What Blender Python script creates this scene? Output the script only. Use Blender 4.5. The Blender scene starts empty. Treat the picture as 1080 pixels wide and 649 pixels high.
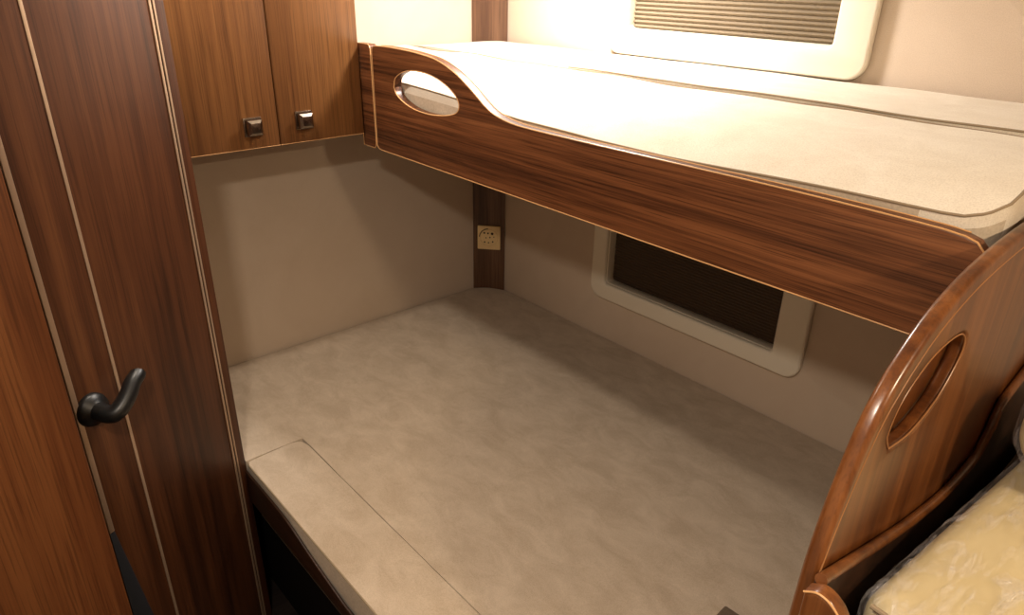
import bpy, bmesh, math, random
from mathutils import Vector, Matrix, noise

random.seed(7)
scene = bpy.context.scene
COL = scene.collection

# ------------------------------------------------------------------ camera
def make_camera():
    yaw, pit, rol = (math.radians(a) for a in (48.18937, -25.35454, 1.09684))
    f = Vector((-math.sin(yaw) * math.cos(pit), math.cos(yaw) * math.cos(pit), math.sin(pit)))
    rt = Vector((math.cos(yaw), math.sin(yaw), 0))
    up = rt.cross(f)
    r2 = rt * math.cos(rol) + up * math.sin(rol)
    u2 = -rt * math.sin(rol) + up * math.cos(rol)
    M = Matrix((r2, u2, -f)).transposed().to_4x4()
    M.translation = Vector((1.882939, -1.567735, 1.046022))
    cd = bpy.data.cameras.new('camera')
    cd.sensor_fit = 'HORIZONTAL'; cd.sensor_width = 36.0
    cd.lens = 747.496 / 1080 * 36.0
    cd.clip_start = 0.02
    co = bpy.data.objects.new('camera', cd)
    co.matrix_world = M
    COL.objects.link(co)
    scene.camera = co
make_camera()

# ------------------------------------------------------------------ world, light, exposure
FLOOR, CEIL = -0.48, 1.36
world = bpy.data.worlds.new('world'); scene.world = world
world.use_nodes = True
bg = world.node_tree.nodes['Background']
bg.inputs[0].default_value = (0.02, 0.02, 0.025, 1); bg.inputs[1].default_value = 1.0
vs = scene.view_settings
vs.view_transform = 'Standard'; vs.look = 'None'; vs.gamma = 1.0; vs.use_curve_mapping = False
vs.exposure = 0.0

LAMPS = [  # x, y, energy, size, colour, label
    (0.60, -0.33, 17.5, 0.14, (1.0, 0.93, 0.87), 'round ceiling lamp above the upper bunk'),
    (1.62, -1.65, 12.5, 0.12, (1.0, 0.85, 0.69), 'round ceiling lamp above the aisle'),
    (0.585, -1.085, 5.2, 0.07, (1.0, 0.86, 0.71), 'small round ceiling lamp beside the overhead cabinet'),
    (2.50, -0.97, 15.0, 0.14, (1.0, 0.77, 0.52), 'round ceiling lamp above the bench seat'),
]
def area_light(x, y, e, size, c):
    ld = bpy.data.lights.new('ceiling_lamp_light', 'AREA')
    ld.shape = 'DISK'; ld.size = size; ld.energy = e; ld.color = c
    lo = bpy.data.objects.new('ceiling_lamp_light', ld)
    lo.location = (x, y, CEIL - 0.034)
    COL.objects.link(lo)
for L_ in LAMPS: area_light(*L_[:5])

# ------------------------------------------------------------------ materials
def srgb(r, g, b):
    def c(v):
        v /= 255.0
        return v / 12.92 if v <= 0.04045 else ((v + 0.055) / 1.055) ** 2.4
    return (c(r), c(g), c(b), 1)

def new_mat(name, rough=0.5, spec=0.5, base=None):
    m = bpy.data.materials.new(name); m.use_nodes = True
    b = m.node_tree.nodes['Principled BSDF']
    b.inputs['Roughness'].default_value = rough
    b.inputs['Specular IOR Level'].default_value = spec
    if base: b.inputs['Base Color'].default_value = base
    return m, m.node_tree, b

def ramp(nt, fac, stops):
    r = nt.nodes.new('ShaderNodeValToRGB')
    el = r.color_ramp.elements
    while len(el) > 1: el.remove(el[-1])
    el[0].position, el[0].color = stops[0]
    for p, c in stops[1:]:
        e = el.new(p); e.color = c
    nt.links.new(fac, r.inputs[0])
    return r.outputs[0]

def texnoise(nt, vec, scale, detail=4, rough=0.55, dist=0.0):
    n = nt.nodes.new('ShaderNodeTexNoise')
    n.inputs['Scale'].default_value = scale; n.inputs['Detail'].default_value = detail
    n.inputs['Roughness'].default_value = rough; n.inputs['Distortion'].default_value = dist
    nt.links.new(vec, n.inputs['Vector'])
    return n.outputs['Fac']

def mapping(nt, scale, rot=(0, 0, 0), loc=(0, 0, 0)):
    tc = nt.nodes.new('ShaderNodeTexCoord'); mp = nt.nodes.new('ShaderNodeMapping')
    mp.inputs['Scale'].default_value = scale; mp.inputs['Rotation'].default_value = rot
    mp.inputs['Location'].default_value = loc
    nt.links.new(tc.outputs['Object'], mp.inputs['Vector'])
    return mp.outputs[0]

def mixrgb(nt, fac, a, b, mode='MIX'):
    m = nt.nodes.new('ShaderNodeMix'); m.data_type = 'RGBA'; m.blend_type = mode
    for k, v in ((0, fac), (6, a), (7, b)):
        if hasattr(v, 'is_output') or isinstance(v, bpy.types.NodeSocket): nt.links.new(v, m.inputs[k])
        else: m.inputs[k].default_value = v
    return m.outputs[2]

def bump(nt, b, h, strength, dist=0.002):
    n = nt.nodes.new('ShaderNodeBump'); n.inputs['Strength'].default_value = strength
    n.inputs['Distance'].default_value = dist
    nt.links.new(h, n.inputs['Height']); nt.links.new(n.outputs[0], b.inputs['Normal'])

def wood(name, axis, dark, mid, light, rough=0.38, coat=0.0, seed=0.0, fine=1.0, contrast=1.0, broad=9.0, streak=60.0):
    m, nt, b = new_mat(name, rough, 0.35)
    k = {'x': 0, 'y': 1, 'z': 2}[axis]
    def sc(a, c): s = [c, c, c]; s[k] = a; return tuple(s)
    v1 = mapping(nt, sc(0.55, broad), loc=(seed, seed * 1.7, seed * .6))
    v2 = mapping(nt, sc(1.6, streak), loc=(seed * 2, seed, seed))
    v3 = mapping(nt, sc(7.0, 420.0))
    n1 = texnoise(nt, v1, 1.0, 3, 0.5, 0.6)
    n2 = texnoise(nt, v2, 1.0, 4, 0.6, 0.2)
    n3 = texnoise(nt, v3, 1.0, 2, 0.5)
    ma = nt.nodes.new('ShaderNodeMath'); ma.operation = 'MULTIPLY_ADD'
    nt.links.new(n2, ma.inputs[0]); ma.inputs[1].default_value = 0.55
    mb = nt.nodes.new('ShaderNodeMath'); mb.operation = 'MULTIPLY'
    nt.links.new(n1, mb.inputs[0]); mb.inputs[1].default_value = 0.6
    nt.links.new(mb.outputs[0], ma.inputs[2])
    w = 0.14 / contrast
    col = ramp(nt, ma.outputs[0], [(0.575 - w, dark), (0.575, mid), (0.575 + w, light)])
    pores = ramp(nt, n3, [(0.34, (0.45, 0.42, 0.4, 1)), (0.5, (1, 1, 1, 1))])
    col = mixrgb(nt, 0.6 * fine, col, pores, 'MULTIPLY')
    nt.links.new(col, b.inputs['Base Color'])
    bump(nt, b, n3, 0.12, 0.0006)
    if coat:
        b.inputs['Coat Weight'].default_value = coat; b.inputs['Coat Roughness'].default_value = 0.22
    return m

W_CAB = wood('walnut_cabinet', 'z', srgb(80, 48, 25), srgb(102, 65, 34), srgb(121, 81, 44), seed=1.3, contrast=.6, streak=110)
W_DOOR = wood('walnut_door', 'z', srgb(50, 27, 15), srgb(76, 43, 24), srgb(96, 58, 33), rough=.42, seed=4.1, contrast=.8)
W_RAIL = wood('walnut_rail', 'x', srgb(66, 38, 23), srgb(106, 64, 38), srgb(132, 84, 52), seed=2.2, fine=1.5, contrast=1.0, broad=22, streak=170)
W_PANEL = wood('walnut_panel', 'z', srgb(74, 39, 18), srgb(104, 60, 28), srgb(126, 77, 39), rough=.32, coat=.45, seed=6.4, fine=.6, broad=14)
W_SLAB = wood('red_walnut_slab', 'z', srgb(74, 40, 20), srgb(98, 56, 29), srgb(114, 70, 38), rough=.4, seed=8.8, contrast=.9)
W_DARK = wood('dark_walnut', 'x', srgb(36, 23, 17), srgb(50, 32, 22), srgb(62, 40, 28), seed=3.3)
W_POST = wood('walnut_post', 'z', srgb(70, 48, 36), srgb(94, 66, 48), srgb(114, 84, 62), seed=9.9)

def fabric(name, c1, c2, scale=6.0, rough=0.95, fine=500, bs=.25, stretch=(1, 1.6, 1)):
    m, nt, b = new_mat(name, rough, 0.15)
    v = mapping(nt, stretch); n = texnoise(nt, v, scale, 7, 0.68, .5)
    n2 = texnoise(nt, mapping(nt, (1, 1, 1)), fine, 2, .5)
    col = ramp(nt, n, [(0.36, c1), (0.64, c2)])
    sp = ramp(nt, n2, [(0.3, (.86, .85, .84, 1)), (0.6, (1, 1, 1, 1))])
    nt.links.new(mixrgb(nt, 1.0, col, sp, 'MULTIPLY'), b.inputs['Base Color'])
    bump(nt, b, n2, bs, .001)
    b.inputs['Sheen Weight'].default_value = .15
    return m
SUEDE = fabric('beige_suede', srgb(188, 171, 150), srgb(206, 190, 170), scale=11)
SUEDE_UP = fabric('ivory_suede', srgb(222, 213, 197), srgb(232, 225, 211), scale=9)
LINEN = fabric('beige_weave_side', srgb(184, 170, 150), srgb(204, 190, 170), fine=260, bs=.5)
WALLP = fabric('wall_vinyl', srgb(205, 187, 167), srgb(211, 194, 175), scale=3, rough=.7, fine=600, bs=.12, stretch=(1, 1, 1))
PIPING, _, _ = new_mat('piping_taupe', .8, .2, srgb(146, 130, 108))
LIPD, _, _ = new_mat('edge_banding_brown', .35, .5, srgb(160, 112, 70))
DIMEDGE, _, _ = new_mat('dull_edge', .5, .3, srgb(84, 74, 62))
LIP, _, _ = new_mat('edge_banding_tan', .35, .5, srgb(208, 160, 108))
PLASTIC, _, _ = new_mat('cream_plastic', .35, .5, srgb(232, 224, 206))
SOCKETP, _, _ = new_mat('socket_cream', .4, .5, srgb(235, 205, 150))
SOCKETD, _, _ = new_mat('socket_dark', .5, .3, srgb(60, 42, 26))
BLACK, _, _ = new_mat('black_lever', .4, .5, srgb(14, 14, 14))
CHROME, _, cb = new_mat('dark_chrome', .22, .5, srgb(150, 140, 130)); cb.inputs['Metallic'].default_value = 1
ALU, _, ab = new_mat('brushed_strip', .38, .5, srgb(178, 152, 128)); ab.inputs['Metallic'].default_value = .55
BLINDL, _, _ = new_mat('pleated_blind', .8, .2, srgb(126, 112, 92))
BLINDD, _, _ = new_mat('dark_screen', .85, .1, srgb(88, 76, 66))
VOID_SHADE, _, _ = new_mat('cavity_shade', .9, .1, srgb(17, 13, 11))  # near-black base colour stands in for the shade under the bed front
WEDGE, _, _ = new_mat('slate_grey_wedge', .5, .3, srgb(42, 43, 47))
CEILM, _, _ = new_mat('ceiling_vinyl', .7, .3, srgb(214, 204, 186))
FLOORM = wood('floor_vinyl', 'y', srgb(26, 21, 19), srgb(36, 29, 26), srgb(46, 38, 34), rough=.5, seed=5)
TAUPE = fabric('taupe_pad', srgb(98, 84, 70), srgb(116, 100, 84))
GLOW, gnt, gb = new_mat('lamp_diffuser', .4, .3, (1, 1, 1, 1))
gb.inputs['Emission Color'].default_value = (1, .82, .6, 1); gb.inputs['Emission Strength'].default_value = 4

def leather():
    m, nt, b = new_mat('tan_leather', .5, .4)
    n = texnoise(nt, mapping(nt, (1, 1, 1)), 7, 4, .6, .6)
    nt.links.new(ramp(nt, n, [(.35, srgb(182, 166, 124)), (.62, srgb(198, 183, 142))]), b.inputs['Base Color'])
    return m
LEATHER = leather()
def film():
    m = bpy.data.materials.new('clear_film'); m.use_nodes = True
    nt = m.node_tree; b = nt.nodes['Principled BSDF']; out = nt.nodes['Material Output']
    b.inputs['Base Color'].default_value = (.86, .84, .86, 1); b.inputs['Roughness'].default_value = .16
    b.inputs['Specular IOR Level'].default_value = .9
    tr = nt.nodes.new('ShaderNodeBsdfTransparent'); mx = nt.nodes.new('ShaderNodeMixShader')
    v = mapping(nt, (1, 1, 1)); n = texnoise(nt, v, 26, 5, .62, 2.0)
    n2 = texnoise(nt, mapping(nt, (9, 3, 3), rot=(0, 0, .6)), 5, 4, .6, 1.0)
    ad = nt.nodes.new('ShaderNodeMath'); ad.operation = 'ADD'
    nt.links.new(n, ad.inputs[0]); nt.links.new(n2, ad.inputs[1])
    bump(nt, b, ad.outputs[0], .8, .012)
    f = nt.nodes.new('ShaderNodeMapRange'); nt.links.new(n2, f.inputs[0])
    f.inputs[1].default_value = .48; f.inputs[2].default_value = .72; f.inputs[3].default_value = .05; f.inputs[4].default_value = .38
    nt.links.new(f.outputs[0], mx.inputs[0]); nt.links.new(tr.outputs[0], mx.inputs[1]); nt.links.new(b.outputs[0], mx.inputs[2])
    nt.links.new(mx.outputs[0], out.inputs['Surface'])
    return m
FILM = film()

# ------------------------------------------------------------------ helpers
def link(name, me, mat, parent=None):
    o = bpy.data.objects.new(name, me)
    me.name = name
    if mat and not me.materials: me.materials.append(mat)
    COL.objects.link(o)
    if parent:
        o.parent = parent
        o.matrix_parent_inverse = Matrix.Translation(parent.location).inverted()
    return o
def finish(me, angle=40):
    me.polygons.foreach_set('use_smooth', [True] * len(me.polygons))
    me.set_sharp_from_angle(angle=math.radians(angle))
def from_bm(name, bm, mat, parent=None, angle=40):
    bmesh.ops.recalc_face_normals(bm, faces=bm.faces)
    me = bpy.data.meshes.new(name); bm.to_mesh(me); bm.free(); finish(me, angle)
    return link(name, me, mat, parent)
def tag(o, label=None, cat=None, group=None, kind=None):
    if label: o['label'] = label
    if cat: o['category'] = cat
    if group: o['group'] = group
    if kind: o['kind'] = kind
    return o
def empty(name, loc, label, cat, group=None, kind=None):
    o = bpy.data.objects.new(name, None); o.location = loc; o.empty_display_size = .05
    COL.objects.link(o)
    return tag(o, label, cat, group, kind)
def add_box(bm, x0, x1, y0, y1, z0, z1, bev=0.0, M=None):
    r = bmesh.ops.create_cube(bm, size=1)
    T = Matrix.Translation(((x0 + x1) / 2, (y0 + y1) / 2, (z0 + z1) / 2)) @ Matrix.Diagonal((x1 - x0, y1 - y0, z1 - z0, 1))
    bmesh.ops.transform(bm, matrix=(M @ T) if M else T, verts=r['verts'])
    if bev:
        es = list({e for v in r['verts'] for e in v.link_edges})
        bmesh.ops.bevel(bm, geom=es, offset=bev, segments=3, profile=.5, affect='EDGES')
def box(name, x0, x1, y0, y1, z0, z1, mat, parent=None, bev=0.0015, M=None):
    bm = bmesh.new(); add_box(bm, x0, x1, y0, y1, z0, z1, bev, M)
    return from_bm(name, bm, mat, parent)
# 2D frames: local (a, b, depth) -> world
def frame_xz(y):   # a = x, b = z, depth towards -y
    return Matrix(((1, 0, 0, 0), (0, 0, -1, y), (0, 1, 0, 0), (0, 0, 0, 1)))
def frame_yz(x):   # a = y, b = z, depth towards +x
    return Matrix(((0, 0, 1, x), (1, 0, 0, 0), (0, 1, 0, 0), (0, 0, 0, 1)))
def plate(name, outline, holes, t, bev, M, mat, parent=None, res=3):
    """flat board between depth 0 and t, rounded edges, outline in local (a, b)"""
    cu = bpy.data.curves.new('tmp', 'CURVE'); cu.dimensions = '2D'; cu.fill_mode = 'BOTH'
    cu.extrude = t / 2 - bev; cu.bevel_depth = bev; cu.bevel_resolution = res; cu.offset = -bev
    for pts in [outline] + list(holes):
        sp = cu.splines.new('POLY'); sp.points.add(len(pts) - 1)
        for i, p in enumerate(pts): sp.points[i].co = (p[0], p[1], 0, 1)
        sp.use_cyclic_u = True
    ob = bpy.data.objects.new('tmp', cu); COL.objects.link(ob)
    dg = bpy.context.evaluated_depsgraph_get()
    me = bpy.data.meshes.new_from_object(ob.evaluated_get(dg))
    bpy.data.objects.remove(ob); bpy.data.curves.remove(cu)
    me.materials.clear()
    me.transform(M @ Matrix.Translation((0, 0, t / 2)))
    bm = bmesh.new(); bm.from_mesh(me)
    bmesh.ops.remove_doubles(bm, verts=bm.verts, dist=1e-5)
    bmesh.ops.recalc_face_normals(bm, faces=bm.faces)
    bm.to_mesh(me); bm.free(); finish(me, 35)
    return link(name, me, mat, parent)
def rrect(x0, x1, y0, y1, r, n=7):
    p = []
    for cx, cy, a in ((x1 - r, y0 + r, -90), (x1 - r, y1 - r, 0), (x0 + r, y1 - r, 90), (x0 + r, y0 + r, 180)):
        for i in range(n + 1):
            t = math.radians(a + 90 * i / n); p.append((cx + r * math.cos(t), cy + r * math.sin(t)))
    return p
def round_poly(pts, n=6):
    """pts: (a, b, r) closed polygon with corner radii"""
    out = []; N = len(pts)
    for i in range(N):
        p = Vector(pts[i][:2]); r = pts[i][2]
        if r <= 0: out.append(tuple(p)); continue
        a = Vector(pts[i - 1][:2]); b = Vector(pts[(i + 1) % N][:2])
        da = (a - p); db = (b - p); ra = min(r, da.length * .48); rb = min(r, db.length * .48)
        p0 = p + da.normalized() * ra; p1 = p + db.normalized() * rb
        for k in range(n + 1):
            t = k / n; out.append(tuple(p0 * (1 - t) ** 2 + p * 2 * t * (1 - t) + p1 * t * t))
    return out
def ellipse(cx, cy, a, b, rot, n=48):
    c, s = math.cos(rot), math.sin(rot)
    return [(cx + a * math.cos(t) * c - b * math.sin(t) * s, cy + a * math.cos(t) * s + b * math.sin(t) * c)
            for t in (2 * math.pi * i / n for i in range(n))]
def catmull(pts, n=6):
    out = []
    P = [Vector(p) for p in pts]; P = [P[0] * 2 - P[1]] + P + [P[-1] * 2 - P[-2]]
    for i in range(1, len(P) - 2):
        for k in range(n):
            t = k / n
            out.append(tuple(.5 * ((2 * P[i]) + (P[i + 1] - P[i - 1]) * t + (2 * P[i - 1] - 5 * P[i] + 4 * P[i + 1] - P[i + 2]) * t * t
                       + (3 * P[i] - P[i - 1] - 3 * P[i + 1] + P[i + 2]) * t ** 3)))
    out.append(tuple(P[-2])); return out
def add_tube(bm, pts, r, closed=False, seg=8, caps=True):
    pts = [Vector(p) for p in pts]; N = len(pts); rings = []; nrm = None
    for i, p in enumerate(pts):
        a = pts[i - 1] if (i or closed) else pts[0]; b = pts[(i + 1) % N] if (i < N - 1 or closed) else pts[-1]
        t = (b - a).normalized()
        if nrm is None: nrm = t.orthogonal().normalized()
        nrm = (nrm - t * nrm.dot(t)).normalized(); bn = t.cross(nrm)
        rr = r[i] if isinstance(r, (list, tuple)) else r
        rings.append([bm.verts.new(p + (nrm * math.cos(2 * math.pi * k / seg) + bn * math.sin(2 * math.pi * k / seg)) * rr) for k in range(seg)])
    for i in range(N if closed else N - 1):
        A, B = rings[i], rings[(i + 1) % N]
        for k in range(seg): bm.faces.new((A[k], A[(k + 1) % seg], B[(k + 1) % seg], B[k]))
    if not closed and caps:
        bm.faces.new(rings[0]); bm.faces.new(rings[-1])
def tube(name, pts, r, mat, parent=None, closed=False, seg=8):
    bm = bmesh.new(); add_tube(bm, pts, r, closed, seg)
    return from_bm(name, bm, mat, parent)
def to_world(M, pts, depth): return [M @ Vector((p[0], p[1], depth)) for p in pts]

# ------------------------------------------------------------------ room shell
def wall(name, *a, mat=WALLP, label=None):
    o = box(name, *a, mat, bev=0)
    tag(o, label, kind='structure'); return o
wall('floor', -.06, 3.3, -2.36, .06, FLOOR - .05, FLOOR, mat=FLOORM, label='dark vinyl floor of the narrow aisle')
wall('ceiling', -.06, 3.3, -2.36, .06, CEIL, CEIL + .05, mat=CEILM, label='pale vinyl ceiling above the bunks')
wall('wall_left', -.06, 0, -2.36, .06, FLOOR, CEIL, label='beige vinyl end wall under the overhead cabinet')
wall('wall_right', 3.24, 3.3, -2.36, .06, FLOOR, CEIL, label='beige wall beyond the bench seat')
wall('wall_front', 0, 3.24, -2.36, -2.3, FLOOR, CEIL, label='beige wall across the aisle from the bunks')
def window_wall():
    out = [(0, FLOOR), (3.24, FLOOR), (3.24, CEIL), (0, CEIL)]
    holes = [rrect(.565, 1.15, .175, .52, .012), rrect(.565, 1.15, .906, 1.26, .012)]
    o = plate('wall_back', out, holes, .05, .0005, frame_xz(.05), WALLP, res=1)
    tag(o, 'beige linen-textured vinyl side wall holding both windows', kind='structure')
window_wall()

def window(name, oz0, oz1, iz0, iz1, blind_mat, pitch, depth, label, blabel, flabel):
    root = empty(name, (.87, -.01, oz0), label, None, kind='structure')
    fr = plate('window_frame', rrect(.518, 1.221, oz0, oz1, .042, 9), [rrect(.573, 1.142, iz0, iz1, .012)], .02, .0065, frame_xz(.0), PLASTIC, root)
    tag(fr, flabel)
    # stepped inner lip
    lip = plate('window_lip', rrect(.566, 1.149, iz0 - .007, iz1 + .007, .014), [rrect(.5755, 1.1395, iz0 + .0025, iz1 - .0025, .01)], .03, .002, frame_xz(.022), PLASTIC, root)
    bm = bmesh.new(); n = int((iz1 - iz0 + .02) / pitch); z = iz0 - .008
    prev = None
    for i in range(2 * n + 1):
        yy = .022 - (depth if i % 2 else 0)
        a = bm.verts.new((.566, yy, z)); b = bm.verts.new((1.149, yy, z))
        if prev: bm.faces.new((prev[0], prev[1], b, a))
        prev = (a, b); z += pitch / 2
    me = bpy.data.meshes.new('pleated_blind'); bm.to_mesh(me); bm.free()
    bl = link('pleated_blind', me, blind_mat, root); tag(bl, blabel)
    pane = box('window_pane', .566, 1.149, .034, .037, iz0 - .006, iz1 + .006, GLASS, root, bev=0)
    return root
GLASS, _, gl = new_mat('window_glass', .05, .5, (.9, .95, .95, 1)); gl.inputs['Transmission Weight'].default_value = 1
window('window_1', .851, 1.33, .914, 1.26, BLINDL, .0108, .007, 'upper window above the top mattress with a cream frame', 'light brown pleated blind, drawn shut', 'cream plastic frame with rounded corners')
window('window_2', .130, .575, .183, .52, BLINDD, .0085, .002, 'lower window beside the bottom bed with a cream frame', 'dark brown pleated screen', 'cream plastic frame partly behind the wooden guard rail')
# night shutter panels outside so nothing shows behind the panes
def corner_post():
    p, q = Vector((0, -.075)), Vector((.085, 0)); d = (q - p).normalized(); n = Vector((d.y, -d.x))
    bm = bmesh.new()
    off = .004
    pts = [p + Vector((0.001, 0)), Vector((.001, -.001)), q + Vector((0, -.001)), q + n * off, p + n * off]
    lo = [bm.verts.new((v.x, v.y, FLOOR)) for v in pts]; hi = [bm.verts.new((v.x, v.y, CEIL)) for v in pts]
    bm.faces.new(lo); bm.faces.new(hi)
    for i in range(5): bm.faces.new((lo[i], lo[(i + 1) % 5], hi[(i + 1) % 5], hi[i]))
    o = from_bm('trim_1', bm, W_POST)
    tag(o, 'dark wooden trim running up the corner between the walls', kind='structure')
    return p, d, n, off
PP, PD, PN, POFF = corner_post()

# ------------------------------------------------------------------ mattress builder
def mattress(name, xs, ys, inside, zt, zb, crown, fall, mat, label, cat, corners=(), soft=None, edgez=None, chamfer=None, group=None, wr=.0015, step=.025, hard=(), rim=True, bulge=.004, side_mat=None, pipe=True):
    """xs, ys: lists of outline coordinates; inside(x, y) tells which cells exist"""
    def grid(vals):
        g = []
        for a, b in zip(vals[:-1], vals[1:]):
            n = max(1, round((b - a) / step)); L = b - a
            e = min(.012, L / 3)
            seq = [a, a + e * .25, a + e * .6, a + e] + [a + e + (L - 2 * e) * i / n for i in range(1, n)] + [b - e, b - e * .6, b - e * .25]
            g += seq
        return g + [vals[-1]]
    gx, gy = grid(xs), grid(ys)
    bm = bmesh.new(); V = {}
    cells = [(i, j) for i in range(len(gx) - 1) for j in range(len(gy) - 1) if inside((gx[i] + gx[i + 1]) / 2, (gy[j] + gy[j + 1]) / 2)]
    def vert(i, j):
        if (i, j) not in V:
            x, y = gx[i], gy[j]
            if chamfer:
                p, n, c = chamfer
                dd = (Vector((x, y)) - p).dot(n)
                if dd < c: x += n.x * (c - dd); y += n.y * (c - dd)
            for kx, ky, sx, sy, r in corners:
                c = Vector((kx + sx * r, ky + sy * r)); d = Vector((x, y)) - c
                if d.x * sx < 0 and d.y * sy < 0:
                    c += d * (max(abs(d.x), abs(d.y)) / d.length); x, y = c.x, c.y
            V[(i, j)] = bm.verts.new((x, y, zt))
        return V[(i, j)]
    for i, j in cells:
        q = [vert(i, j), vert(i + 1, j), vert(i + 1, j + 1), vert(i, j + 1)]
        try: bm.faces.new(q)
        except ValueError: pass
    bmesh.ops.remove_doubles(bm, verts=bm.verts, dist=1e-5)
    bmesh.ops.dissolve_degenerate(bm, dist=1e-6, edges=bm.edges)
    bmesh.ops.recalc_face_normals(bm, faces=bm.faces)
    if bm.faces[0].normal.z < 0: bmesh.ops.reverse_faces(bm, faces=bm.faces)
    be = [e for e in bm.edges if len(e.link_faces) == 1]
    segs = [(e.verts[0].co.xy.copy(), e.verts[1].co.xy.copy()) for e in be]
    # merged boundary sample points for distance
    def dist(p):
        m = 9
        for a, b in segs:
            ab = b - a; t = max(0, min(1, (p - a).dot(ab) / max(ab.length_squared, 1e-12)))
            m = min(m, (p - a - ab * t).length)
        return m
    nz = random.uniform(0, 50)
    for v in bm.verts:
        d = max(0, soft(v.co.xy)) if soft else dist(v.co.xy)
        k = 1 - math.exp(-d / fall)
        ez = edgez(v.co.x) * (1 - k) if edgez else 0
        v.co.z = zt + crown * k + ez + wr * k * noise.noise(Vector((v.co.x * 6 + nz, v.co.y * 6, 0))) * 2
    # ordered rim for piping
    adj = {}
    for e in be:
        adj.setdefault(e.verts[0], []).append(e.verts[1]); adj.setdefault(e.verts[1], []).append(e.verts[0])
    start = be[0].verts[0]; loop = [start]; prev = None; cur = start
    while True:
        nx = [w for w in adj[cur] if w is not prev][0]
        if nx is start: break
        loop.append(nx); prev, cur = cur, nx
    rimpts = [v.co.copy() for v in loop]
    # skirt
    cur = be; H = zt - zb; rows = 6
    r = bmesh.ops.extrude_edge_only(bm, edges=be); top_edges = [g for g in r['geom'] if isinstance(g, bmesh.types.BMEdge)]
    ring0 = [g for g in r['geom'] if isinstance(g, bmesh.types.BMVert)]
    cx = sum(p.x for p in rimpts) / len(rimpts)
    allrings = []
    for k in range(1, rows + 1):
        vs_ = [g for g in r['geom'] if isinstance(g, bmesh.types.BMVert)]
        for v in vs_: v.co.z += (zb - v.co.z) / (rows - k + 1)
        allrings.append((k, vs_))
        if k < rows:
            es = [g for g in r['geom'] if isinstance(g, bmesh.types.BMEdge) and all(w in set(vs_) for w in g.verts)]
            r = bmesh.ops.extrude_edge_only(bm, edges=es)
    bm.normal_update()
    for k, vs_ in allrings:
        s = math.sin(math.pi * k / rows) * bulge * (1 if k < rows else 0)
        mv = []
        for v in vs_:
            nn = Vector((v.normal.x, v.normal.y, 0))
            if nn.length > 1e-4: mv.append((v, nn.normalized() * -s if False else nn.normalized() * s))
        for v, o_ in mv: v.co += o_
    bot = allrings[-1][1]
    es = [e for e in bm.edges if e.verts[0] in set(bot) and e.verts[1] in set(bot)]
    try: bmesh.ops.contextual_create(bm, geom=es)
    except Exception: pass
    o = from_bm(name, bm, mat, angle=50)
    tag(o, label, cat, group)
    if side_mat:
        o.data.materials.append(side_mat)
        for p in o.data.polygons:
            if abs(p.normal.z) < .6 and p.center.z < zt - .002: p.material_index = 1
    if callable(pipe):
        st = next(i for i, p in enumerate(rimpts) if not pipe(p))
        rimpts = [p for p in rimpts[st:] + rimpts[:st] if pipe(p)]
    if pipe:
        pts = [rimpts[0]]
        for p in rimpts[1:]:
            if (p - pts[-1]).length > .008: pts.append(p)
        pts = [Vector((p.x, p.y, p.z + .0012 * math.sin(i * .35) * .8)) for i, p in enumerate(pts)]
        tag(tube('piping', pts, .0019, PIPING, o, closed=not callable(pipe), seg=8), 'thin taupe piping along the rim')
    return o

X0, X1 = 0.006, 1.672
# ------------------------------------------------------------------ lower bed
BEDY = -1.134
bed = empty('lower_bed', (.9, -.55, FLOOR), 'dark wooden base under the wide lower mattress, shaded hollow below its front edge painted near-black', 'bed')
box('bed_board', .004, 1.678, BEDY + .03, -.006, -.105, -.094, W_DARK, bed)
plate('front_trim', catmull([(.486, -.014), (.60, -.014), (.70, -.018), (.80, -.040), (.90, -.058), (1.0, -.068), (1.3, -.070), (1.676, -.070)], 5) + [(1.676, -.100), (.486, -.100)], [], .006, .002, frame_xz(BEDY - .0045), W_DARK, bed)
fb_ = box('front_board', .492, 1.678, BEDY + .010, BEDY + .028, -.155, -.087, VOID_SHADE, bed, bev=.002)
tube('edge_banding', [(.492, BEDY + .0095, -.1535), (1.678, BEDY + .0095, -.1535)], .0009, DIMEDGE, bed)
box('base_box', .02, 1.66, -1.09, -.02, FLOOR + .002, -.106, VOID_SHADE, bed)  # solid box, its near-black colour replaces the shaded hollow under the bed
nrm = Vector((PN.x, PN.y))
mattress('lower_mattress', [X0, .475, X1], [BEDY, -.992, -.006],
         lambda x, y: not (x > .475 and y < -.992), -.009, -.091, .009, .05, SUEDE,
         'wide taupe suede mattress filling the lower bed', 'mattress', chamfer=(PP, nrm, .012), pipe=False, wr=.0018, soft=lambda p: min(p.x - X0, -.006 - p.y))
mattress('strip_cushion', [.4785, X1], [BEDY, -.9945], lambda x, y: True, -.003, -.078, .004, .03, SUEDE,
         'long narrow beige mattress strip along the open front of the lower bed', 'mattress', wr=.0012, bulge=.003, side_mat=LINEN, pipe=lambda p: p.y < BEDY + .004, corners=[(.4785, BEDY, 1, 1, .006), (.4785, -.9945, 1, -1, .03)], soft=lambda p: p.y - BEDY)

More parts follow.
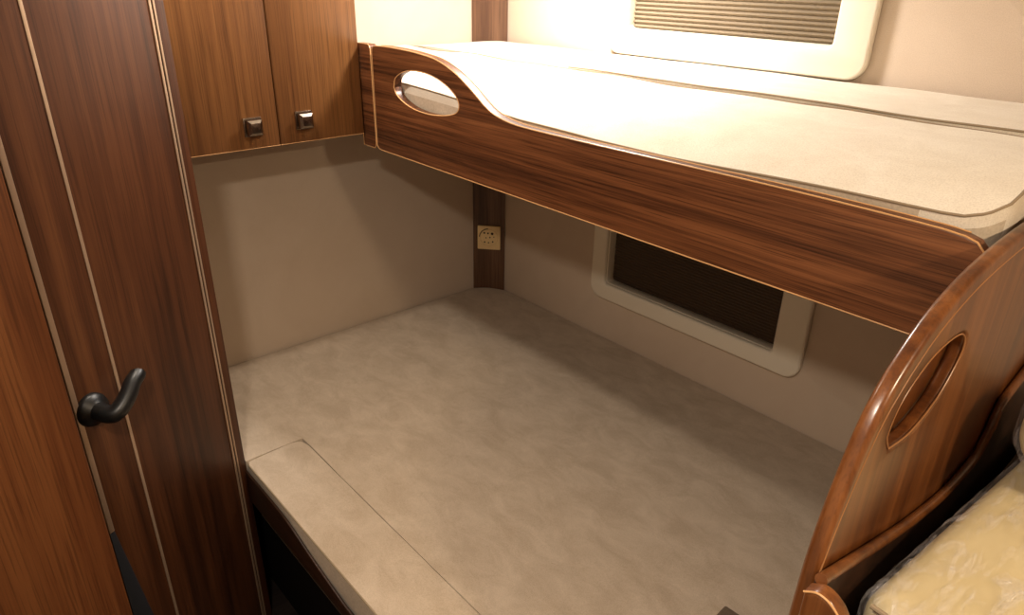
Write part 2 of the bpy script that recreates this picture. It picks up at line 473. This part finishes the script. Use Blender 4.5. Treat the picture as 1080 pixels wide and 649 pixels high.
# ------------------------------------------------------------------ upper bunk
def upper_edge(x):
    T = EDGE_TABLE
    for (a, za), (b, zb_) in zip(T[:-1], T[1:]):
        if x <= b: return za + (zb_ - za) * max(0, (x - a)) / (b - a)
    return T[-1][1]
EDGE_TABLE = [(0, .022), (.44, .024), (.66, .014), (.85, .002), (1.05, -.004), (1.2, -.003), (1.47, .004), (1.66, .008)]
RY = -.66
bunk = empty('upper_bunk', (.9, -.33, .646), 'upper bunk shelf with a walnut guard rail and oval hand hole', 'bunk bed')
box('bunk_board', .004, 1.678, -.636, -.008, .660, .690, W_DARK, bunk)
top = catmull([(.375, .886), (.42, .888), (.50, .887), (.56, .884), (.62, .877), (.68, .858), (.735, .830), (.775, .806), (.81, .792), (.86, .784), (.92, .782), (1.05, .782), (1.4, .784), (1.60, .782), (1.65, .779)], 5)
rail_out = [(.361, .655)] + [(.361, .870), (.363, .879), (.368, .884)] + top + [(1.664, .775), (1.673, .766), (1.677, .755), (1.677, .640), (1.66, .640), (1.3, .642), (.80, .645), (.380, .647), (.368, .649)]
MR = frame_xz(RY + .022)
hole = [(.449, .803), (.455, .822), (.48, .837), (.515, .846), (.56, .848), (.605, .843), (.65, .830), (.682, .812), (.692, .795), (.684, .780), (.655, .770), (.615, .764), (.57, .762), (.52, .766), (.48, .777), (.457, .790)]
hc = catmull(hole + [hole[0]], 4)[:-1]
plate('guard_rail', rail_out, [hc], .022, .003, MR, W_RAIL, bunk)
bm = bmesh.new()
add_tube(bm, to_world(MR, rail_out, .0213), .0013, True, 6)
add_tube(bm, to_world(MR, top, .0015), .0013, False, 6)
add_tube(bm, to_world(MR, hc, .0213), .0012, True, 6)
tag(from_bm('edge_banding', bm, LIP, bunk), 'thin light tan edge banding')
fo = [(.298, .647)] + [(.298, .888)] + [(.345, .888), (.351, .885), (.3545, .878), (.3565, .660), (.355, .652), (.349, .647)]
plate('end_filler', fo, [], .022, .003, MR, W_RAIL, bunk)
tag(tube('edge_banding', to_world(MR, fo, .0213), .0012, LIP, bunk, closed=True, seg=6), 'thin light tan edge banding')

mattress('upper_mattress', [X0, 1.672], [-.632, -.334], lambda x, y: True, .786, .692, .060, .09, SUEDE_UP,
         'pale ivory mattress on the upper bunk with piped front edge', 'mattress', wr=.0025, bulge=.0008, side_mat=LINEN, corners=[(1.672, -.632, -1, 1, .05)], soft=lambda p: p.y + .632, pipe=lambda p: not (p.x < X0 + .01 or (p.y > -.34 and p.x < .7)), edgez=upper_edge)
mattress('bolster_strip', [X0, 1.672], [-.3305, -.022], lambda x, y: True, .842, .692, .008, .05, SUEDE_UP,
         'narrow ivory mattress strip along the wall beneath the upper window', 'mattress', chamfer=(PP, nrm, .008), wr=.0015, bulge=.001, soft=lambda p: p.x - X0, pipe=lambda p: p.y < -.325 and p.x > .66)

# ------------------------------------------------------------------ overhead cabinet
CX = .31
cab = empty('overhead_cabinet', (.15, -.89, .68), 'brown wood overhead cabinet with two doors above the left end of the lower bed', 'cabinet')
box('carcass', .002, CX - .019, -1.12, -.6635, .680, CEIL - .002, W_CAB, cab)
def cab_door(y0, y1, ky, kz):
    d = box('cabinet_door', CX - .018, CX, y0, y1, .676, CEIL - .004, W_CAB, cab, bev=.0015)
    # knob: square backplate with a four sided dome
    h = .0205
    bm = bmesh.new()
    add_box(bm, CX, CX + .004, ky - h, ky + h, kz - h, kz + h, .001)
    prof = [(.004, .013), (.009, .0115), (.012, .0175), (.017, .0165), (.022, .0105), (.0235, .004)]
    rings = []
    for dx, s in prof:
        rings.append([bm.verts.new((CX + dx, ky + a * s, kz + b * s)) for a, b in ((-1, -1), (1, -1), (1, 1), (-1, 1))])
    for A, B in zip(rings[:-1], rings[1:]):
        for k in range(4): bm.faces.new((A[k], A[(k + 1) % 4], B[(k + 1) % 4], B[k]))
    bm.faces.new(rings[-1])
    k = from_bm('knob', bm, CHROME, d, angle=20); k['label'] = 'square dark chrome knob'
    tube('edge_banding', [(CX - .001, y0, .677), (CX - .001, y1, .677)], .0012, LIP, d)
cab_door(-1.10, -.8845, -.944, .725)
cab_door(-.8815, -.665, -.822, .727)

# ------------------------------------------------------------------ partition and rotated door
box('partition', .004, .488, -1.172, -1.14, FLOOR + .001, CEIL - .001, W_DOOR, bev=0)
tag(bpy.data.objects['partition'], kind='structure'); bpy.data.objects['partition'].name = 'wall_partition'
A = math.radians(28); hinge = Vector((.49, -1.14, 0))
# local: a = distance from hinge along door, depth = out of face, b = z
MD = Matrix(((math.sin(A), 0, math.cos(A), hinge.x), (-math.cos(A), 0, math.sin(A), hinge.y), (0, 1, 0, 0), (0, 0, 0, 1)))
def dbox(name, a0, a1, b0, b1, d0, d1, mat, parent, bev=.001):
    return box(name, a0, a1, b0, b1, d0, d1, mat, parent, bev, MD)
door = empty('door_1', (.56, -1.28, FLOOR), 'dark walnut door beside the bed with pale inlay strips and black lever', None, kind='structure')
fr = dbox('door_frame', 0, .0265, FLOOR + .002, CEIL - .002, -.034, .0, W_DOOR, door)
dbox('frame_strip', .0225, .0265, FLOOR + .01, CEIL - .003, .0, .0025, ALU, fr, .0006)
leaf = dbox('door_leaf', .0295, .353, FLOOR + .006, CEIL - .006, -.03, 0, W_DOOR, door)
dbox('inlay_strip', .0300, .0350, FLOOR + .01, CEIL - .01, 0, .0022, ALU, leaf, .0006)
dbox('inlay_strip', .2580, .2640, FLOOR + .01, CEIL - .01, 0, .0012, ALU, leaf, .0004)
dbox('edge_strip', .3430, .3530, .100, CEIL - .01, 0, .003, ALU, leaf, .0008)
gw = plate('grey_wedge', [(.353, FLOOR + .008), (.353, .098), (.343, .098), (.312, -.155), (.300, FLOOR + .008)], [], .002, .0005, MD, WEDGE, leaf)  # dark blue-grey wedge over the lower free corner of the leaf
gw['label'] = 'slate grey wedge at the lower free edge'
# lever handle
hr, hz = .322, .353
bm = bmesh.new()
def lathe(bm, prof, a, b, seg=32):
    rings = []
    for r, d in prof:
        rings.append([bm.verts.new(MD @ Vector((a + r * math.cos(2 * math.pi * k / seg), b + r * math.sin(2 * math.pi * k / seg), d))) for k in range(seg)])
    for R0, R1 in zip(rings[:-1], rings[1:]):
        for k in range(seg): bm.faces.new((R0[k], R0[(k + 1) % seg], R1[(k + 1) % seg], R1[k]))
    bm.faces.new(rings[0]); bm.faces.new(rings[-1])
lathe(bm, [(.030, .0), (.030, .005), (.028, .010), (.021, .014), (.0165, .018), (.0155, .034)], hr, hz)
rose = from_bm('handle_rose', bm, BLACK, leaf, 40); rose['label'] = 'round black rose of the lever'
pts = catmull([(hr, hz, .026), (hr - .001, hz - .001, .040), (hr - .006, hz + .001, .049), (hr - .018, hz + .009, .053), (hr - .036, hz + .022, .052), (hr - .052, hz + .034, .047), (hr - .068, hz + .040, .043), (hr - .074, hz + .0425, .038)], 5)
rad = [.0162 - .0030 * (i / (len(pts) - 1)) for i in range(len(pts))]
rad[-1] = .004; rad[-2] = .0075; rad[-3] = .0098
lev = tube('lever', [MD @ Vector(p) for p in pts], rad, BLACK, leaf, seg=16); lev['label'] = 'curved black lever'

# ------------------------------------------------------------------ nearby tall cabinet slab (left foreground)
tc = empty('tall_cabinet', (.6, -1.9, FLOOR), 'reddish wood side of a tall cabinet in the left foreground', 'cabinet')
box('side_panel', .816, .834, -2.29, -1.4690, FLOOR + .002, CEIL - .002, W_SLAB, tc)
box('carcass', .40, .815, -2.29, -1.52, FLOOR + .002, CEIL - .002, W_DARK, tc)

# ------------------------------------------------------------------ bed end panel
prof = catmull([(-.998, -.05), (-.998, .20), (-.996, .36), (-.993, .442), (-.986, .529), (-.965, .611), (-.929, .684), (-.862, .736), (-.784, .765), (-.686, .781), (-.551, .788), (-.30, .790), (-.006, .790)], 6)
pout = [(-.998, FLOOR + .002)] + prof + [(-.006, FLOOR + .002)]
ov = [(-.881, .611), (-.895, .636), (-.878, .672), (-.825, .698), (-.763, .702), (-.729, .690), (-.722, .664), (-.760, .624), (-.822, .606)]
ovc = catmull(ov + [ov[0]], 5)[:-1]
MP = frame_yz(1.68)
pan = empty('bed_end_panel', (1.69, -.5, FLOOR), 'glossy walnut end panel with rounded top and oval grip hole at the right', 'panel')
plate('end_board', pout, [ovc], .018, .0065, MP, W_PANEL, pan, res=5)
ins = [(a + .0, b) for a, b in pout]
bm = bmesh.new()
def inset(pts, d):
    out = []
    for i, p in enumerate(pts):
        a = Vector(pts[max(i - 1, 0)]); b = Vector(pts[min(i + 1, len(pts) - 1)]); t = (b - a).normalized()
        k = d if d is not None else .003 + .016 * max(0, min(1, (p[1] - .5) / .2))
        out.append((p[0] + t.y * k, p[1] - t.x * k))
    return out
add_tube(bm, to_world(MP, inset(prof, None), .0178), .0009, False, 6)
add_tube(bm, to_world(MP, ovc, .0165), .0010, True, 6)
tag(from_bm('edge_banding', bm, LIPD, pan), 'thin light tan edge banding')
gc = (sum(p[0] for p in ovc) / len(ovc), sum(p[1] for p in ovc) / len(ovc))
plate('grip_backing', [(gc[0] + (a - gc[0]) * 1.1, gc[1] + (b - gc[1]) * 1.12) for a, b in ovc], [], .002, .0005, frame_yz(1.6779), W_PANEL, pan)

# ------------------------------------------------------------------ bench beside the panel
bench = empty('bench_seat', (2.0, -.5, FLOOR), 'wooden bench frame with curved side boards beside the bed end panel', 'bench')
rp = catmull([(-1.000, .517), (-.927, .494), (-.844, .468), (-.733, .437), (-.607, .414), (-.505, .417), (-.466, .455), (-.45, .49), (-.377, .509)] + [(-.20, .54), (-.01, .54)], 6)
plate('side_board', [(-1.00, FLOOR + .003)] + rp + [(-.01, FLOOR + .003)], [], .008, .003, frame_yz(1.6992), W_DARK, bench, res=4)  # dark wood tone stands in for the shadow gap between rail and cushion
tube('top_rail', [(1.7055, y, z + .001) for y, z in rp], .0062, W_PANEL, bench, seg=14)
arm = catmull([(1.700, .513), (1.711, .520), (1.720, .520), (1.728, .516), (1.737, .507), (1.745, .491), (1.750, .466), (1.755, .43), (1.765, .39), (1.79, .35), (1.85, .335), (2.3, .335)], 6)
MA = frame_xz(-1.002)
eb = plate('end_board', [(1.700, FLOOR + .003)] + arm + [(2.3, FLOOR + .003)], [], .020, .0045, MA, W_PANEL, bench, res=4)
tube('edge_banding', to_world(MA, arm, .0195), .0011, LIP, bench, seg=6)
box('seat_box', 1.722, 2.3, -.998, -.012, FLOOR + .003, .33, W_DARK, bench)

def soft_box(x0, x1, y0, y1, z0, z1, r, amp, seed, sc=9, puff=.0, n=(40, 40, 12)):
    bm = bmesh.new()
    def pt(u, v, w):
        p = Vector((x0 + (x1 - x0) * u, y0 + (y1 - y0) * v, z0 + (z1 - z0) * w))
        c = Vector((min(max(p.x, x0 + r), x1 - r), min(max(p.y, y0 + r), y1 - r), min(max(p.z, z0 + r), z1 - r)))
        d = p - c
        if d.length > 1e-9: p = c + d.normalized() * r
        p.z += puff * (math.sin(math.pi * u) * math.sin(math.pi * v)) * (1 if w > .5 else 0)
        if amp:
            q = p * sc + Vector((seed, 0, 0)); ridge = 1 - abs(noise.noise(q)) * 2
            ridge2 = 1 - abs(noise.noise(q * 2.7)) * 2
            p += (p - c).normalized() * amp * (ridge + .5 * ridge2) if (p - c).length > 1e-6 else Vector()
            if w > .999: p.z += amp * (ridge * .8 + ridge2 * .4)
        return p
    nx, ny, nz = n; V = {}
    def g(i, j, k):
        if (i, j, k) not in V: V[(i, j, k)] = bm.verts.new(pt(i / nx, j / ny, k / nz))
        return V[(i, j, k)]
    for i in range(nx):
        for j in range(ny):
            for k in (0, nz): bm.faces.new((g(i, j, k), g(i + 1, j, k), g(i + 1, j + 1, k), g(i, j + 1, k)))
    for i in range(nx):
        for k in range(nz):
            for j in (0, ny): bm.faces.new((g(i, j, k), g(i + 1, j, k), g(i + 1, j, k + 1), g(i, j, k + 1)))
    for j in range(ny):
        for k in range(nz):
            for i in (0, nx): bm.faces.new((g(i, j, k), g(i, j + 1, k), g(i, j + 1, k + 1), g(i, j, k + 1)))
    return bm
def rot_about(o, px, py, ang):
    M = Matrix.Translation((px, py, 0)) @ Matrix.Rotation(ang, 4, 'Z') @ Matrix.Translation((-px, -py, 0))
    o.data.transform(M)
CA = math.radians(-4.5)
cu = from_bm('seat_cushion', soft_box(1.728, 2.2, -.938, -.22, .332, .474, .022, 0, 0, puff=.012), LEATHER, angle=60)
rot_about(cu, 1.728, -.938, CA)
tag(cu, 'tan leather seat cushion in clear plastic film lying on the bench', 'cushion')
sm = tube('seam', [(1.740, -.9415, .470), (2.18, -.9415, .470)], .0028, PIPING, cu); rot_about(sm, 1.728, -.938, CA)
fm = from_bm('plastic_film', soft_box(1.7255, 2.202, -.9415, -.218, .334, .4775, .022, .0018, 3, sc=34, puff=.0125, n=(110, 150, 30)), FILM, cu, angle=80)
rot_about(fm, 1.728, -.938, CA)
fm['label'] = 'crumpled clear plastic film'
bo = from_bm('back_bolster', soft_box(1.757, 2.2, -.66, -.50, .500, .629, .055, 0, 0, n=(30, 16, 14)), LEATHER, angle=60)
tag(bo, 'tan leather bolster with a rounded end at the right edge, behind the film-wrapped cushion', 'cushion')
fb = from_bm('plastic_film', soft_box(1.753, 2.204, -.665, -.495, .4965, .634, .058, .002, 8, sc=22, n=(70, 40, 30)), FILM, bo, angle=80)

# ------------------------------------------------------------------ socket on the corner trim
def socket():
    c = PP + PD * .0575 + PN * POFF
    M = Matrix(((PD.x, 0, PN.x, c.x), (PD.y, 0, PN.y, c.y), (0, 1, 0, .190), (0, 0, 0, 1)))
    root = plate('wall_socket', rrect(-.041, .041, -.044, .044, .004), [], .008, .002, M, SOCKETP)
    tag(root, 'square cream outlet plate with a round face on the dark corner trim', 'socket')
    bm = bmesh.new()
    add_tube(bm, [M @ Vector((.031 * math.cos(t), .031 * math.sin(t), .0085)) for t in (2 * math.pi * i / 48 for i in range(48))], .0016, True, 8)
    from_bm('socket_ring', bm, SOCKETP, root)
    bm = bmesh.new()
    add_tube(bm, [M @ Vector((.034 * math.cos(t), .034 * math.sin(t), .0085)) for t in (math.radians(95 + 80 * i / 20) for i in range(21))], .0014, False, 6)
    from_bm('dark_mark', bm, SOCKETD, root)
    bm = bmesh.new()
    for a, b, r in ((-.016, .018, .0035), (-.003, .017, .0032), (.012, .016, .0048), (-.010, 0, .0022), (.004, .002, .0026), (-.015, -.016, .0028), (-.001, -.018, .0026), (.014, -.014, .003), (.018, .004, .002)):
        add_tube(bm, [M @ Vector((a, b, .006)), M @ Vector((a, b, .0088))], r, False, 10)
    from_bm('socket_holes', bm, SOCKETD, root)
socket()

# small dark pad corner on the lower mattress, bottom of the frame
mp = Matrix.Translation((1.452, -.650, .0025)) @ Matrix.Rotation(math.radians(3), 4, 'Z')
pd = box('folded_pad', 0, .07, -.07, 0, 0, .014, TAUPE, None, .004, mp)
tag(pd, 'small dark taupe pad lying on the lower mattress near the end panel', 'pad')

# ------------------------------------------------------------------ ceiling lamps (above the frame)
for i, (x, y, e, s, c, lab) in enumerate(LAMPS):
    lp = empty('ceiling_lamp', (x, y, CEIL), lab, 'lamp')
    bm = bmesh.new(); pr = [(s / 2 + .02, 0), (s / 2 + .02, -.02), (s / 2 + .012, -.03), (s / 2 + .004, -.03)]
    rings = [[bm.verts.new((x + r * math.cos(2 * math.pi * k / 40), y + r * math.sin(2 * math.pi * k / 40), CEIL + d)) for k in range(40)] for r, d in pr]
    for R0, R1 in zip(rings[:-1], rings[1:]):
        for k in range(40): bm.faces.new((R0[k], R0[(k + 1) % 40], R1[(k + 1) % 40], R1[k]))
    from_bm('lamp_ring', bm, PLASTIC, lp)
    bm = bmesh.new(); bmesh.ops.create_cone(bm, cap_ends=True, segments=40, radius1=s / 2 + .003, radius2=s / 2 + .003, depth=.004, matrix=Matrix.Translation((x, y, CEIL - .026)))
    from_bm('diffuser', bm, GLOW, lp)
